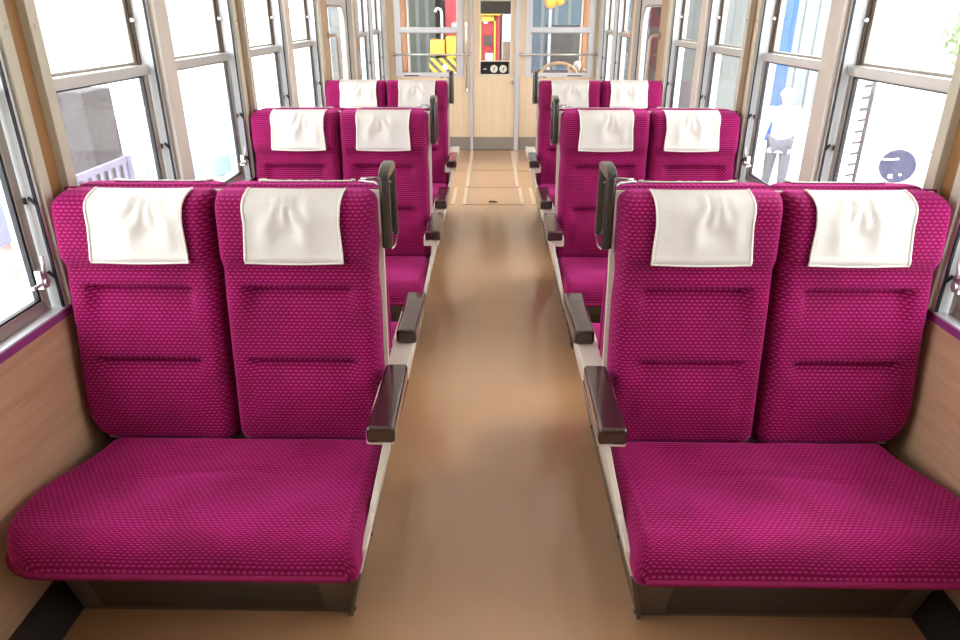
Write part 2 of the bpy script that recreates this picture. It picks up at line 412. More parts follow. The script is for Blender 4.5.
# ------------------------------------------------------------------ end partition with two windows and the cab door
zc, zt = .86, 1.92
def end_box(bm, x0, x1, z0, z1, y0=YE, y1=YE + .05): box(bm, x0, x1, y0, y1, z0, z1)
LW, RW = (-1.145, -.345), (.385, 1.19)
bm = B()
end_box(bm, -W, -.27, .16, zc); end_box(bm, .325, W, .16, zc)
end_box(bm, -W, LW[0], zc, 2.3); end_box(bm, LW[1], -.27, zc, 2.3); end_box(bm, .325, RW[0], zc, 2.3); end_box(bm, RW[1], W, zc, 2.3)
end_box(bm, LW[0], LW[1], 1.82, 2.3); end_box(bm, RW[0], RW[1], 1.82, 2.3); end_box(bm, -.27, .325, 1.85, 2.3)
struct('wall_front', bm, M['wall_end'])
bm = B(); end_box(bm, -W, -.27, 0, .16, YE - .004); end_box(bm, .325, W, 0, .16, YE - .004); struct('baseboard_front', bm, M['kick'])
bm = B(); end_box(bm, -.268, -.232, 0, 2.2, YE - .028, YE + .05); trim(bm, M['alu_light'], bevel=.004)
bm = B(); end_box(bm, .268, .322, 0, 2.2, YE - .028, YE + .05); trim(bm, M['alu_light'], bevel=.004)
for i, (x0, x1) in enumerate((LW, RW)):
    wn += 1
    w = bpy.data.objects.new('window_%d' % wn, None); col.objects.link(w); w['kind'] = 'structure'; w.location = (x0, YE, zc)
    L = x1 - x0; fr = .075
    bm = B(); box(bm, 0, fr, -.015, .05, 0, .96); box(bm, L - fr, L, -.015, .05, 0, .96); box(bm, fr, L - fr, -.015, .05, 0, .045); box(bm, fr, L - fr, -.015, .05, .9, .96)
    obj('window_frame', bm, M['alu_light'], w, bevel=.004)
    bm = B(); box(bm, fr - .015, L - fr + .015, -.022, .045, .487, .545); obj('meeting_rail', bm, M['alu_light'], w, bevel=.004)
    bm = B(); box(bm, fr - .02, L - fr + .02, -.024, -.016, .478, .487); box(bm, fr, fr + .008, -.017, .03, .045, .487); box(bm, L - fr - .008, L - fr, -.017, .03, .045, .487); obj('gasket', bm, M['sash'], w)
    bm = B(); box(bm, fr, L - fr, .01, .014, .045, .5); obj('lower_pane', bm, M['glass'], w)
    bm = B(); box(bm, fr, L - fr, .03, .034, .5, .92); obj('upper_pane', bm, M['glass'], w)
    bm = B(); q = .1 if i == 0 else L - .3
    box(bm, q, q + .17, -.019, -.015, .008, .02); obj('ventilation_slot', bm, M['duct'], w)
# door
d = bpy.data.objects.new('door_3', None); col.objects.link(d); d['kind'] = 'structure'; d.location = (.018, YE, 0)
hw = .246; a, b_ = -.180, .212
bm = B(); box(bm, -hw, hw, 0, .04, .16, .875); box(bm, -hw, a, 0, .04, .875, 1.85); box(bm, b_, hw, 0, .04, .875, 1.85); box(bm, a, b_, 0, .04, 1.70, 1.85)
obj('door_leaf', bm, M['wall_end'], d)
bm = B(); box(bm, -hw, hw, -.002, .04, .012, .16); obj('kick_plate', bm, M['kick'], d)
bm = B(); box(bm, a - .0, a + .022, -.008, .03, .875, 1.70); box(bm, b_ - .022, b_, -.008, .03, .875, 1.70); box(bm, a, b_, -.008, .03, .872, .892); box(bm, a, b_, -.008, .03, 1.68, 1.70); box(bm, a + .02, b_ - .02, -.004, .03, 1.030, 1.042)
obj('window_frame', bm, M['cream'], d, bevel=.003)
bm = B(); box(bm, a + .02, b_ - .02, .012, .016, 1.04, 1.69); obj('door_pane', bm, M['glass'], d)
bm = B(); disc(bm, (.225, -.012, .80), (0, 1, 0), .016, .025, 16); sphere(bm, (.225, -.038, .80), .022); obj('door_knob', bm, M['chrome'], d, smooth=True)
bm = B(); box(bm, -hw, hw, -.006, .04, 0, .012); obj('threshold', bm, M['track'], d)
ip = thing('instrument_panel', 'black panel with two round white dials under the cab door window', 'instrument panel', (.034, YE, .892))
bm = B(); box(bm, -.174, .158, .002, .03, .0, .138); obj('panel', bm, M['black'], ip, bevel=.003)
for xx in (-.015, .093):
    bm = B(); disc(bm, (xx, -.001, .058), (0, 1, 0), .044, .008, 28); dl = obj('dial', bm, M['dial'], ip)
    bm = B(); tube(bm, [(xx - .004, -.006, .03), (xx + .014, -.006, .083)], .0032, 6); disc(bm, (xx, -.006, .058), (0, 1, 0), .008, .004, 10); obj('needle', bm, M['black'], dl)
bm = B(); box(bm, -.145, -.1, -.003, .004, .05, .058); disc(bm, (-.122, 0, .058), (0, 1, 0), .009, .008, 10); obj('badge', bm, M['dial'], ip)

# end wall handrails
for x0, x1, nm in ((-1.15, -.275, 'left'), (.33, 1.215, 'right')):
    h = thing('window_guard_rail', 'horizontal steel guard rail across the %s end window' % nm, 'handrail', ((x0 + x1) / 2, YE, 1.11)); L2 = (x1 - x0) / 2
    bm = B(); tube(bm, [(-L2, -.05, 0), (L2, -.05, 0)], .011, 10); obj('rail_tube', bm, M['alu'], h, smooth=True)
    for e in (-1, 1):
        bm = B(); tube(bm, [(e * (L2 - .01), -.05, 0), (e * (L2 - .01), 0, 0)], .012, 8); sphere(bm, (e * L2, -.05, 0), .02); obj('bracket', bm, M['chrome'], h, smooth=True)
h = thing('vertical_grab_pole', 'upright steel grab pole on the left of the cab door', 'handrail', (-.305, YE, .72))
bm = B(); tube(bm, [(0, -.06, -.01), (0, -.06, 1.2)], .012, 10); obj('rail_tube', bm, M['alu'], h, smooth=True)
for zz in (0, .72):
    bm = B(); tube(bm, [(0, -.06, zz), (0, 0, zz)], .01, 8); tube(bm, [(0, -.06, zz - .02), (0, -.06, zz + .02)], .018, 10); obj('bracket', bm, M['chrome'], h)

# ------------------------------------------------------------------ driving cab beyond the partition
bm = B(); box(bm, -W, W, 10.2, 10.3, 0, .72); box(bm, -W, W, 10.2, 10.3, 1.95, 2.3); struct('wall_cab_front', bm, M['shedblue'])
for s in (-1, 1):
    bm = B(); box(bm, s * (W + .0), s * (W + .1), YE + .05, 10.3, 0, .85); box(bm, s * W, s * (W + .1), YE + .05, 10.3, 1.8, 2.2); box(bm, s * W, s * (W + .1), YE + .05, YE + .25, .85, 1.8); struct('wall_cab_' + ('left' if s < 0 else 'right'), bm, M['tan2'])
    xc = -1.2 if s < 0 else 1.26
    bm = B(); box(bm, xc - .03 - .01, xc + .035, 10.12, 10.22, .0, 1.95); trim(bm, M['postbrown'], bevel=.006)
    bm = B(); box(bm, xc + (.035 if s < 0 else -.06), xc + (.06 if s < 0 else -.04), 10.14, 10.22, .72, 1.95); trim(bm, M['cream'])
bm = B(); box(bm, -.28, .38, 10.15, 10.2, 1.545, 1.95); trim(bm, M['black'])
# brake wheel
bw = thing('hand_brake_wheel', 'beige hand brake wheel behind the right end window', 'wheel', (.82, 9.05, .83))
bm = B(); tube(bm, [(.23 * math.cos(t), .05 * math.sin(t), .16 * math.sin(t)) for t in [2 * PI * k / 40 for k in range(40)]], .02, 8, closed=True); obj('rim', bm, M['beige'], bw, smooth=True)
bm = B(); tube(bm, [(.12, .03, .13), (.13, 0, .02), (.08, -.0, -.05), (0, 0, -.08)], .014, 8); tube(bm, [(-.2, -.0, -.06), (0, 0, -.08)], .014, 8); obj('spoke', bm, M['beige'], bw, smooth=True)
bm = B(); tube(bm, [(0, 0, -.06), (0, .02, -.45), (0, .02, -.83)], .03, 10); obj('column', bm, M['steel'], bw)
dl = thing('cab_lamp_housing', 'rounded cream lamp housing beside the hand brake wheel', 'lamp housing', (1.06, 9.2, 0))
bm = B(); sphere(bm, (0, 0, .955), .05, 1, 1, 1.15); obj('shade', bm, M['helmet'], dl, smooth=True)
bm = B(); tube(bm, [(-.06, 0, 0), (-.06, 0, .88), (-.03, 0, .93)], .016, 8); obj('stem', bm, M['beige'], dl)
cb = bpy.data.objects.new('cab_desk', None); col.objects.link(cb); cb.location = (.75, 9.90, 0); tag(cb, 'dark driving desk low behind the right end window', 'desk')
bm = B(); box(bm, -.4, .42, -.15, .22, 0, .8); obj('desk_body', bm, M['shed'], cb, bevel=.01)
bm = B(); box(bm, -.42, .44, -.18, .22, .8, .84); obj('desk_top', bm, M['duct'], cb, bevel=.01)

# ------------------------------------------------------------------ near rear wall that darkens the foreground, added ceiling fill lamps (behind the camera / above the frame)
bm = B(); box(bm, -W - .1, W + .1, YR - .05, YR, 0, 2.3); struct('wall_rear', bm, M['wall_end'])
lampm = emit('fill_tube_glow', (255, 246, 228), FILL_LAMP_POWER)
for r_, yy in enumerate((.6, 2.4, 4.2, 6.0, 7.8)):  # lamps out of view, added to lift the interior brightness
    for s in (-1, 1):
        t = thing('ceiling_fill_light', 'unseen fluorescent lamp added as fill above the seats', 'lamp', (s * .5, yy, 2.3), 'added ceiling fill lamps')
        bm = B(); box(bm, -.07, .07, -.62, .62, -.03, .02); obj('housing', bm, M['ceil'], t, bevel=.004)
        bm = B(); tube(bm, [(0, -.58, -.05), (0, .58, -.05)], .016, 10); obj('tube', bm, lampm, t, smooth=True)

# ------------------------------------------------------------------ seats
def smooth01(t):
    t = max(0.0, min(1.0, t)); return t * t * (3 - 2 * t)
def ramp(n, r, e=.2):        # 0..1 samples with extra density at both ends
    return [0.5 - 0.5 * math.cos(PI * k / n) * (1 - e * 0) for k in range(n + 1)]
XA, XM, XB = .336, .783, 1.228          # aisle edge, seam, wall edge of the backrests (distance from car centre line)
SH = .768                                # length of a backrest along its slope
def back_frame(tz):                      # base plane of a backrest: tz along slope -> (y, z); leans away from the sitter
    z0, y0, z1, y1 = .345, -.105, 1.102, -.018
    return y0 + (y1 - y0) * tz / SH, z0 + (z1 - z0) * tz / SH
nd_y, nd_z = -.9937, .112                # outward normal of the front face
def make_back(s, t, x0, x1, wall_side, origin):
    """x0..x1 distances from the centre line (x0 nearer the aisle)."""
    nu, nv = 44, 76
    cx = (x0 + x1) / 2; hwid = (x1 - x0) / 2
    rb = .13 if wall_side else .05; rbA = .03 if wall_side else .025
    def bounds(v):
        lo, hi = x0, x1
        # headrest slightly fuller, slight waist below it
        wv = .010 * math.exp(-((v - .53) / .05) ** 2)
        hi -= wv * (.3 if wall_side else .1); lo += wv * (.1 if wall_side else .5)
        if wall_side: hi += .010 * smooth01((.40 - v) / .3)
        def corner(dv, r): return r - math.sqrt(max(0, r * r - (r - dv) ** 2)) if dv < r else 0
        hi -= corner(v, rb) + corner(SH - v, .045 if wall_side else .018); lo += corner(v, rbA) + corner(SH - v, .018 if wall_side else .035)
        return lo, hi
    def h(x, v):
        lo, hi = bounds(v); d = min(x - lo, hi - x); dt = min(v, SH - v)
        r = .035
        def rim(q, r): q = max(0, min(1, q / r)); return math.sqrt(max(0, 1 - (1 - q) ** 2))
        e = rim(d, r) * rim(dt, .045)
        c = (x - cx) / hwid
        mid = smooth01((.74 - abs(c)) / .16)
        base = .078
        base += .026 * smooth01((v - .545) / .05) * (1 - .4 * smooth01((v - .70) / .07))    # head bolster
        base += .010 * math.exp(-((v - .20) / .11) ** 2) * mid - .006 * mid * smooth01((v - .3) / .05) * (1 - smooth01((v - .5) / .04))
        base += .006 * (1 - mid) * smooth01((.56 - v) / .04)
        for vc, nxt in ((.494, .276), (.276, .03)):            # panels step back under each stitched crease, then swell again
            if nxt < v < vc:
                q = (vc - v) / (vc - nxt); base += (-.026 * (1 - q) ** 1.6 + .014 * math.sin(PI * min(1, q * 1.05)) ) * mid
            base -= .010 * math.exp(-((v - vc) / .007) ** 2) * mid
        base += .008 * smooth01((v - .494) / .01) * (1 - smooth01((v - .52) / .03)) * mid
        return base * (.12 + .88 * e)
    bm = B(); uvl = bm.loops.layers.uv.new('UVMap'); G = []; UVs = {}
    us = ramp(nu, 0); vsn = [k / nv for k in range(nv + 1)]
    vsn = [q * .86 + .14 * (0.5 - .5 * math.cos(PI * q)) for q in vsn]
    vsn = sorted(set([0, .004, .011, .02, .032] + [1 - a for a in (0, .004, .011, .02, .032)] + [q for q in vsn if .04 < q < .96]))
    for q in vsn:
        v = q * SH; lo, hi = bounds(v); row = []
        for u in us:
            x = lo + (hi - lo) * u; hh = h(x, v); by, bz = back_frame(v)
            p = Vector((s * x - origin[0], t * (by + nd_y * hh) , bz + nd_z * hh))
            vt = bm.verts.new(p); row.append(vt); UVs[vt] = (x + (0 if u > .03 and u < .97 else 0), v)
        G.append(row)
    def quad(a, b, c, d_):
        f = bm.faces.new((a, b, c, d_))
        for lp in f.loops: lp[uvl].uv = UVs[lp.vert]
    for j in range(len(G) - 1):
        for i in range(len(us) - 1): quad(G[j][i], G[j][i + 1], G[j + 1][i + 1], G[j + 1][i])
    # back closure: rim ring down to the base plane
    rim_ = [G[0][i] for i in range(len(us))] + [G[j][-1] for j in range(1, len(G))] + [G[-1][i] for i in range(len(us) - 2, -1, -1)] + [G[j][0] for j in range(len(G) - 2, 0, -1)]
    base_v = []
    for vt in rim_:
        x, v = UVs[vt]; by, bz = back_frame(v); p = bm.verts.new((vt.co.x, t * by, bz)); UVs[p] = (x, v + .02); base_v.append(p)
    n = len(rim_)
    for k in range(n): quad(rim_[k], rim_[(k + 1) % n], base_v[(k + 1) % n], base_v[k])
    f = bm.faces.new(base_v)
    for lp in f.loops: lp[uvl].uv = UVs[lp.vert]
    return bm, h
def make_cover(s, t, xc, h, origin, seed):
    rnd = random.Random(seed); bm = B(); uvl = bm.loops.layers.uv.new('UVMap'); nu, nv = 30, 34
    fx = [(rnd.uniform(-.5, .5), rnd.uniform(20, 34), rnd.uniform(0, 6)) for _ in range(3)]
    path = []; V0 = .574
    G = []; uvd = {}
    ox = rnd.uniform(-.05, .05); oz = rnd.uniform(-.02, .02)
    for j in range(nv + 1):
        q = j / nv; row = []
        for i in range(nu + 1):
            c = i / nu * 2 - 1
            half = .1265 + .007 * abs(q - .5) * 2
            x = xc + c * half
            vv = V0 + .005 * c * c + q * .208
            top = SH - .004
            if vv <= top:
                hh = h(min(max(x, xc - .17), xc + .17), vv) + .0075; by, bz = back_frame(vv); y, z = by + nd_y * hh, bz + nd_z * hh
            else:
                hh = h(x, top) + .004; by, bz = back_frame(top)
                y0, z0 = by + nd_y * hh, bz + nd_z * hh
                a = vv - top
                y, z = min(y0 + a * 1.0, by + .012), z0 + .0035 * smooth01(a / .01)
            # wrinkles radiating down from the top, one big dimple
            dx, dz = c - ox * 6, (q - .42 + oz)
            ang = math.atan2(dx, .25 + max(0, .75 - q)); 
            wr = .0036 * math.sin(ang * 11 + fx[0][2]) * smooth01((q - .40) / .25) * (1 - smooth01((q - .86) / .06)) * math.exp(-(c / .6) ** 2)
            dm = -.0065 * math.exp(-((dx / .24) ** 2 + (dz / .12) ** 2)) + .007 * math.exp(-(((abs(dx) - .42) / .16) ** 2 + (dz / .22) ** 2))
            lift = .004 * abs(c) ** 6 + (.005 * (1 - q / .12) if q < .12 else 0)
            k = wr + dm + lift
            p = bm.verts.new((s * x - origin[0], t * (y - k), z + (.35 * k if q > .7 else 0))); uvd[p] = (x, vv); row.append(p)
        G.append(row)
    for j in range(nv):
        for i in range(nu):
            f = bm.faces.new((G[j][i], G[j][i + 1], G[j + 1][i + 1], G[j + 1][i]))
            for lp in f.loops: lp[uvl].uv = uvd[lp.vert]
    edge = [G[j][0].co.copy() for j in range(nv, -1, -1)] + [G[0][i].co.copy() for i in range(1, nu + 1)] + [G[j][-1].co.copy() for j in range(1, nv + 1)]
    return bm, edge
def make_cushion(s, t, origin):
    x0, x1 = .331, 1.228; y0, y1 = -.680, -.165
    bm = B(); uvl = bm.loops.layers.uv.new('UVMap'); uvd = {}
    nu, nv = 84, 54
    def bnd(y):
        def corner(dv, r): return r - math.sqrt(max(0, r * r - (r - dv) ** 2)) if dv < r else 0
        hi = x1 - corner(y - y0, .13) - .062 * smooth01((y - (y1 - .30)) / .30) ; lo = x0 + corner(y - y0, .025) + corner(y1 - y, .02)
        hi -= corner(y1 - y, .05)
        return lo, hi
    us = ramp(nu, 0); vv = ramp(nv, 0); G = []
    zb = .310
    def height(x, y, lo, hi):
        d = min(x - lo, hi - x)
        def rim(q, r): q = max(0, min(1, q / r)); return math.sqrt(max(0, 1 - (1 - q) ** 2))
        z = .073 + .024 * smooth01((y1 - y) / .42)
        for cx in ((x0 + XM) / 2, (XM + x1) / 2):
            z -= .014 * math.exp(-(((x - cx) / .15) ** 2 + ((y + .40) / .13) ** 2))
        z += .004 * math.sin(x * 19 + 1.3) * math.sin(y * 16)
        z -= .003 * math.exp(-((x - XM) / .02) ** 2) * smooth01((y + .62) / .1)
        z -= .004 * math.exp(-((y + .375 + .02 * math.sin(x * 7)) / .012) ** 2) * (.5 + .5 * math.cos((x - .8) * 9)) 
        # stitched seam near the aisle edge
        z -= .003 * math.exp(-((x - lo - .045) / .004) ** 2)
        e = rim(d, .035) * rim(y1 - y, .03)
        ef = rim(y - y0, .075)
        return z * (.05 + .95 * e) * (.02 + .98 * ef)
    for q in vv:
        y = y0 + (y1 - y0) * q; lo, hi = bnd(y); row = []
        for u in us:
            x = lo + (hi - lo) * u; z = height(x, y, lo, hi)
            vt = bm.verts.new((s * x - origin[0], t * y, zb + z)); row.append(vt)
            uvd[vt] = [x, y - (.092 * (1 - min(1, (y - y0) / .075)) ** 1.6)]
        G.append(row)
    def quad(*a):
        f = bm.faces.new(a)
        for lp in f.loops: lp[uvl].uv = uvd[lp.vert]
    for j in range(nv):
        for i in range(nu): quad(G[j][i], G[j][i + 1], G[j + 1][i + 1], G[j + 1][i])
    rim_ = [G[0][i] for i in range(nu + 1)] + [G[j][-1] for j in range(1, nv + 1)] + [G[-1][i] for i in range(nu - 1, -1, -1)] + [G[j][0] for j in range(nv - 1, 0, -1)]
    lowr = []
    for vt in rim_:
        p = bm.verts.new((vt.co.x, vt.co.y, zb - .004)); u_, v_ = uvd[vt]; uvd[p] = [u_, v_ - .02]; lowr.append(p)
    n = len(rim_)
    for k in range(n): quad(rim_[k], rim_[(k + 1) % n], lowr[(k + 1) % n], lowr[k])
    quad(*lowr)
    welt = [Vector(v.co) for v in lowr[:nu + 1 + 30]]
    return bm, welt
def make_seat(s, label, sides=(-1, 1), kind='back_to_back_seat'):
    yb = 1 if 1 in sides else 0
    ox = s * .80; org = (ox, 0, 0)
    root = thing(kind, label, 'train seat', (ox, 0, 0), 'magenta box seats')
    X = lambda x: s * x - ox
    # base box and aisle side skirt
    bm = B()
    prof = [(-.485, 0), (-.57, .282), (.57, .282), (.485, 0)] if yb else [(-.485, 0), (-.57, .282), (.10, .282), (.10, 0)]
    loft(bm, [(X(.404 - .22 * z), y, z) for y, z in prof], [(X(1.165), y, z) for y, z in prof]); obj('seat_base', bm, M['steel'], root, bevel=.004)
    for t in sides:
        def fp(x, z, e=.003): return (X(x), -t * (.485 + .085 * z / .282 + e), z)
        bm = B(); a1 = [fp(.475, .022), fp(1.10, .022), fp(1.10, .20), fp(.475, .20)]; a2 = [fp(.475, .022, -.001), fp(1.10, .022, -.001), fp(1.10, .20, -.001), fp(.475, .20, -.001)]
        loft(bm, a1, a2); obj('grille', bm, M['grille'], root)
    def slab(pts, ofs0, ofs1, name, mat, bev=.004):   # side panel pieces: outer face leans in towards the floor
        def xo(z): return .398 - .130 * smooth01(z / .56) * (1 if z < .56 else 1)
        def xo(z): return .398 - .225 * z
        if not yb: pts = [(min(y, .11), z) for y, z in pts]
        bm = B(); loft(bm, [(X(xo(z) + ofs0), y, z) for y, z in pts], [(X(max(xo(z) + ofs1, xo(z) + .005)), y, z) for y, z in pts]); return obj(name, bm, mat, root, bevel=bev)
    slab([(-.495, .0), (-.50, .0), (-.60, .275), (.60, .275), (.50, .0)], 0, .012, 'side_skirt', M['steel'], .002)
    slab([(-.615, .268), (-.60, .335), (-.50, .365), (-.455, .45), (-.44, .548), (.44, .548), (.455, .45), (.50, .365), (.60, .335), (.615, .268)], -.003, .015, 'side_panel', M['white'])
    bm = B(); box(bm, X(.270), X(.343), -.40, .40 if yb else .10, .505, .553); obj('arm_support', bm, M['white'], root, bevel=.006)
    for y, z in ((-.3, .12), (-.1, .3), (.3 if yb else .06, .12), (-.49, .02)):
        bm = B(); disc(bm, (X(.397 - .225 * z), y, z), (1, 0, .22 * s), .006, .006, 10); obj('fixing_bolt', bm, M['rubber'], root)
    for t in sides:
        # armrest
        bm = B(); ys = [(.115, .260, .326), (.30, .258, .326), (.465, .256, .330)]
        rings = []
        for y, xa, xb in ys:
            rings.append([(X(xa), -t * y, .553), (X(xb), -t * y, .553), (X(xb), -t * y, .602), (X(xa), -t * y, .602)])
        for k in range(2): loft(bm, rings[k], rings[k + 1], cap=False)
        bmesh.ops.remove_doubles(bm, verts=bm.verts, dist=1e-5); bmesh.ops.holes_fill(bm, edges=bm.edges, sides=4)
        obj('armrest', bm, M['lacquer'], root, bevel=.011, seg=4)
        bm = B(); tube(bm, [(X(.262), -t * .45, .5535), (X(.262), -t * .13, .5535)], .004, 6); obj('armrest_trim', bm, M['chrome'], root)
        bmq, welt = make_cushion(s, t, org); sc = obj('seat_cushion', bmq, M['fabric'], root, smooth=True)
        bm = B(); tube(bm, [w + Vector((0, 0, .008)) for w in welt[::3]], .009, 8); obj('front_welt', bm, M['welt'], sc, smooth=True)
        # white back plate behind each backrest
        bm = B(); pts = []
        for v in (-.02, SH - .004):
            by, bz = back_frame(v); pts += [(t * (by + .001), bz)]
        for v in (SH - .004, -.02):
            by, bz = back_frame(v); pts += [(t * (by + .012), bz)]
        loft(bm, [(X(XA - .013 if t > 0 else XA + .006), y, z) for y, z in pts], [(X(XB - .012), y, z) for y, z in pts]); obj('back_plate', bm, M['white'], root, bevel=.003)
        for bi, (a0, a1, ws) in enumerate(((XA, XM - .003, False), (XM + .003, XB, True))):
            bmb, h = make_back(s, t, a0, a1, ws, org)
            bo = obj('backrest', bmb, M['fabric'], root, smooth=True)
            bmc, edge = make_cover(s, t, (a0 + a1) / 2 + (-.005 if bi == 0 else -.030), h, org, 11 + bi * 5 + (s > 0) * 3 + (t > 0) * 40)
            co = obj('headrest_cover', bmc, M['vinyl'], bo, smooth=True); co['label'] = 'cream vinyl headrest cover with stitched edge'
            sm = co.modifiers.new('thickness', 'SOLIDIFY'); sm.thickness = .0022; sm.offset = 0
            # stitched edge joined into the cover mesh
            bmp = B(); bmp.loops.layers.uv.new('UVMap'); tube(bmp, edge, .0026, 6)
            me = bpy.data.meshes.new('edge'); bmp.to_mesh(me); bmp.free()
            bmj = B(); bmj.from_mesh(co.data); k0 = len(bmj.faces); bmj.from_mesh(me); bmj.faces.ensure_lookup_table()
            for f in bmj.faces[k0:]: f.material_index = 1; f.smooth = True
            for f in bmj.faces[:k0]: f.smooth = True
            bmj.to_mesh(co.data); bmj.free(); co.data.materials.append(M['piping'])
    # upholstered core between the two plates
    bm = B(); uv = bm.loops.layers.uv.new('UVMap'); pts = [(-.088, .35), (-.006, 1.10), (.006, 1.10), (.088, .35)]
    loft(bm, [(X(XA), y, z) for y, z in pts], [(X(XB), y, z) for y, z in pts])
    for f in bm.faces:
        for lp in f.loops: lp[uv].uv = (lp.vert.co.y + lp.vert.co.x, lp.vert.co.z)
    obj('backrest_core', bm, M['fabric'], root)
    # grab handle: two grips joined at the top by a rounded cap, wire brackets
    hx = .308
    hd = None
    bm = B()
    def lozenge(y, z0, z1, wy, wx):
        pts = [(-wx, -wy * .5), (-wx * .5, -wy), (wx * .5, -wy), (wx, -wy * .5), (wx, wy * .5), (wx * .5, wy), (-wx * .5, wy), (-wx, wy * .5)]
        loft(bm, [(X(hx) + px, y + py, z0) for px, py in pts], [(X(hx) + px, y + py, z1) for px, py in pts])
    lozenge(-.068, .945, 1.148, .013, .014); lozenge(.068, .945, 1.148, .013, .014)
    capp = []
    for k in range(9):
        a = PI * k / 8; capp.append((-.082 * math.cos(a), 1.148 + .024 * math.sin(a)))
    capp += [(.054, 1.14), (-.054, 1.14)]
    loft(bm, [(X(hx) - .014, y, z) for y, z in capp], [(X(hx) + .014, y, z) for y, z in capp])
    hd = obj('grab_handle', bm, M['darkgrey'], root, bevel=.004, seg=2)
    for y in (-.05, .05):
        for pts in ([(X(hx), y, 1.105), (X(XA + .005), y * .5, 1.122), (X(XA + .05), y * .3, 1.122)], [(X(hx), y, .955), (X(XA - .012), y * .6, .975)]):
            bm = B(); tube(bm, pts, .0045, 6); obj('handle_bracket', bm, M['chrome'], hd, smooth=True)
    bm = B(); tube(bm, [(X(hx) - s * .012, -.066, .942), (X(hx) - s * .012, 0, .93), (X(hx) - s * .012, .07, .953)], .003, 6)
    obj('handle_bracket', bm, M['chrome'], hd, smooth=True)
    return root
YC0, PITCH = 1.93, 1.71
names = {(-1, 0): 'magenta back-to-back double seat nearest the viewer on the left of the aisle',
         (-1, 1): 'magenta back-to-back double seat, second one along the left windows',
         (-1, 2): 'magenta double seat furthest back on the left, next to the left side door',
         (1, 0): 'magenta back-to-back double seat nearest the viewer on the right of the aisle',
         (1, 1): 'magenta back-to-back double seat, second one along the right windows',
         (1, 2): 'magenta double seat furthest back on the right, next to the right side door'}
for s in (-1, 1):
    proto = make_seat(s, names[(s, 0)])
    for k in range(3):
        o = proto if k == 0 else copy_tree(proto) if k == 1 else make_seat(s, names[(s, 2)], (1,), 'double_seat')
        o.location.y = YC0 + PITCH * k; o['label'] = names[(s, k)]

# ------------------------------------------------------------------ outside
GZ = -1.0
bm = B(); box(bm, -60, 60, -30, 90, GZ - .2, GZ); struct('ground', bm, M['ground'])
# left: pale building with pink upper panel, speckled pillar, railing, sheeted stacks
b = thing('pale_building', 'washed-out pale building with a faded pink panel beyond the left windows', 'building', (-14, 17, GZ))
bm = B(); box(bm, -3, 3, -14, 16, 0, 6); obj('wall', bm, M['pale'], b)
bm = B(); box(bm, 3, 3.1, -1.6, 1.9, 2.7, 4.3); obj('upper_panel', bm, M['pink'], b)
bm = B(); box(bm, -3.2, 3.3, -14.2, 16.2, 6, 6.3); obj('roof', bm, M['shed'], b)
b = thing('concrete_pillar', 'speckled grey concrete pillar behind the near left window', 'pillar', (-4.2, 7.25, GZ))
bm = B(); box(bm, -.2, .2, -.28, .28, 0, 1.85); obj('shaft', bm, M['greypillar'], b, bevel=.02)
bm = B(); box(bm, -.23, .23, -.31, .31, 0, .15); obj('plinth', bm, M['greypillar'], b)
b = thing('railing', 'lilac-grey metal railing in front of the concrete pillar', 'railing', (-3.8, 6.75, GZ))
bm = B(); box(bm, -.02, .02, -.7, .45, 1.14, 1.2); box(bm, -.015, .015, -.7, .45, .2, .24); obj('handrail', bm, M['railm'], b)
for k in range(8):
    bm = B(); box(bm, -.012, .012, -.7 + k * .15, -.665 + k * .15, 0, 1.15); obj('baluster', bm, M['railm'], b)
bm = B(); box(bm, -.035, .035, .4, .47, 0, 1.2); obj('post', bm, M['railm'], b)
def tarp(name, label, cat, loc, sx, sy, sz, mat, seed):
    r = random.Random(seed); bm = B(); n = 12; G = []
    for j in range(n + 1):
        row = []
        for i in range(n + 1):
            u, v = i / n * 2 - 1, j / n * 2 - 1
            e = (1 - u ** 4) * (1 - v ** 4)
            row.append(bm.verts.new((u * sx, v * sy, max(0, sz * e ** .4 * (1 + .15 * math.sin(u * 5 + seed) * math.cos(v * 4)) + (r.uniform(-.02, .02) if e > 0 else 0)))))
        G.append(row)
    for j in range(n):
        for i in range(n): bm.faces.new((G[j][i], G[j][i + 1], G[j + 1][i + 1], G[j + 1][i]))
    o = obj(name, bm, mat, smooth=True, loc=loc); return tag(o, label, cat)
tarp('sheeted_stack', 'teal sheet over a low heap right of the railing', 'tarpaulin', (-6.3, 12.1, GZ), .45, .5, .16, M['teal'], 1)
tarp('sheeted_stack', 'long pale blue sheeted stack beyond the second left window', 'tarpaulin', (-5.2, 13.0, GZ), .6, 1.3, .3, M['bluetarp'], 2)
b = thing('grey_standpipe', 'pale grey upright pipe outside the left window in the foreground', 'pipe', (-3.25, 4.25, GZ))
bm = B(); tube(bm, [(0, 0, 0), (0, 0, 1.22)], .10, 16); obj('pipe_body', bm, M['pale'], b, smooth=True)
for zz in (.15, .95):
    bm = B(); tube(bm, [(0, 0, zz), (0, 0, zz + .06)], .125, 16); obj('collar', bm, M['shed'], b)
tarp('cloth_bundle', 'blue-grey cloth bundle lying on the pale grey pipe', 'cloth', (-3.25, 4.25, GZ + 1.215), .17, .17, .26, M['bluejacket'], 5)
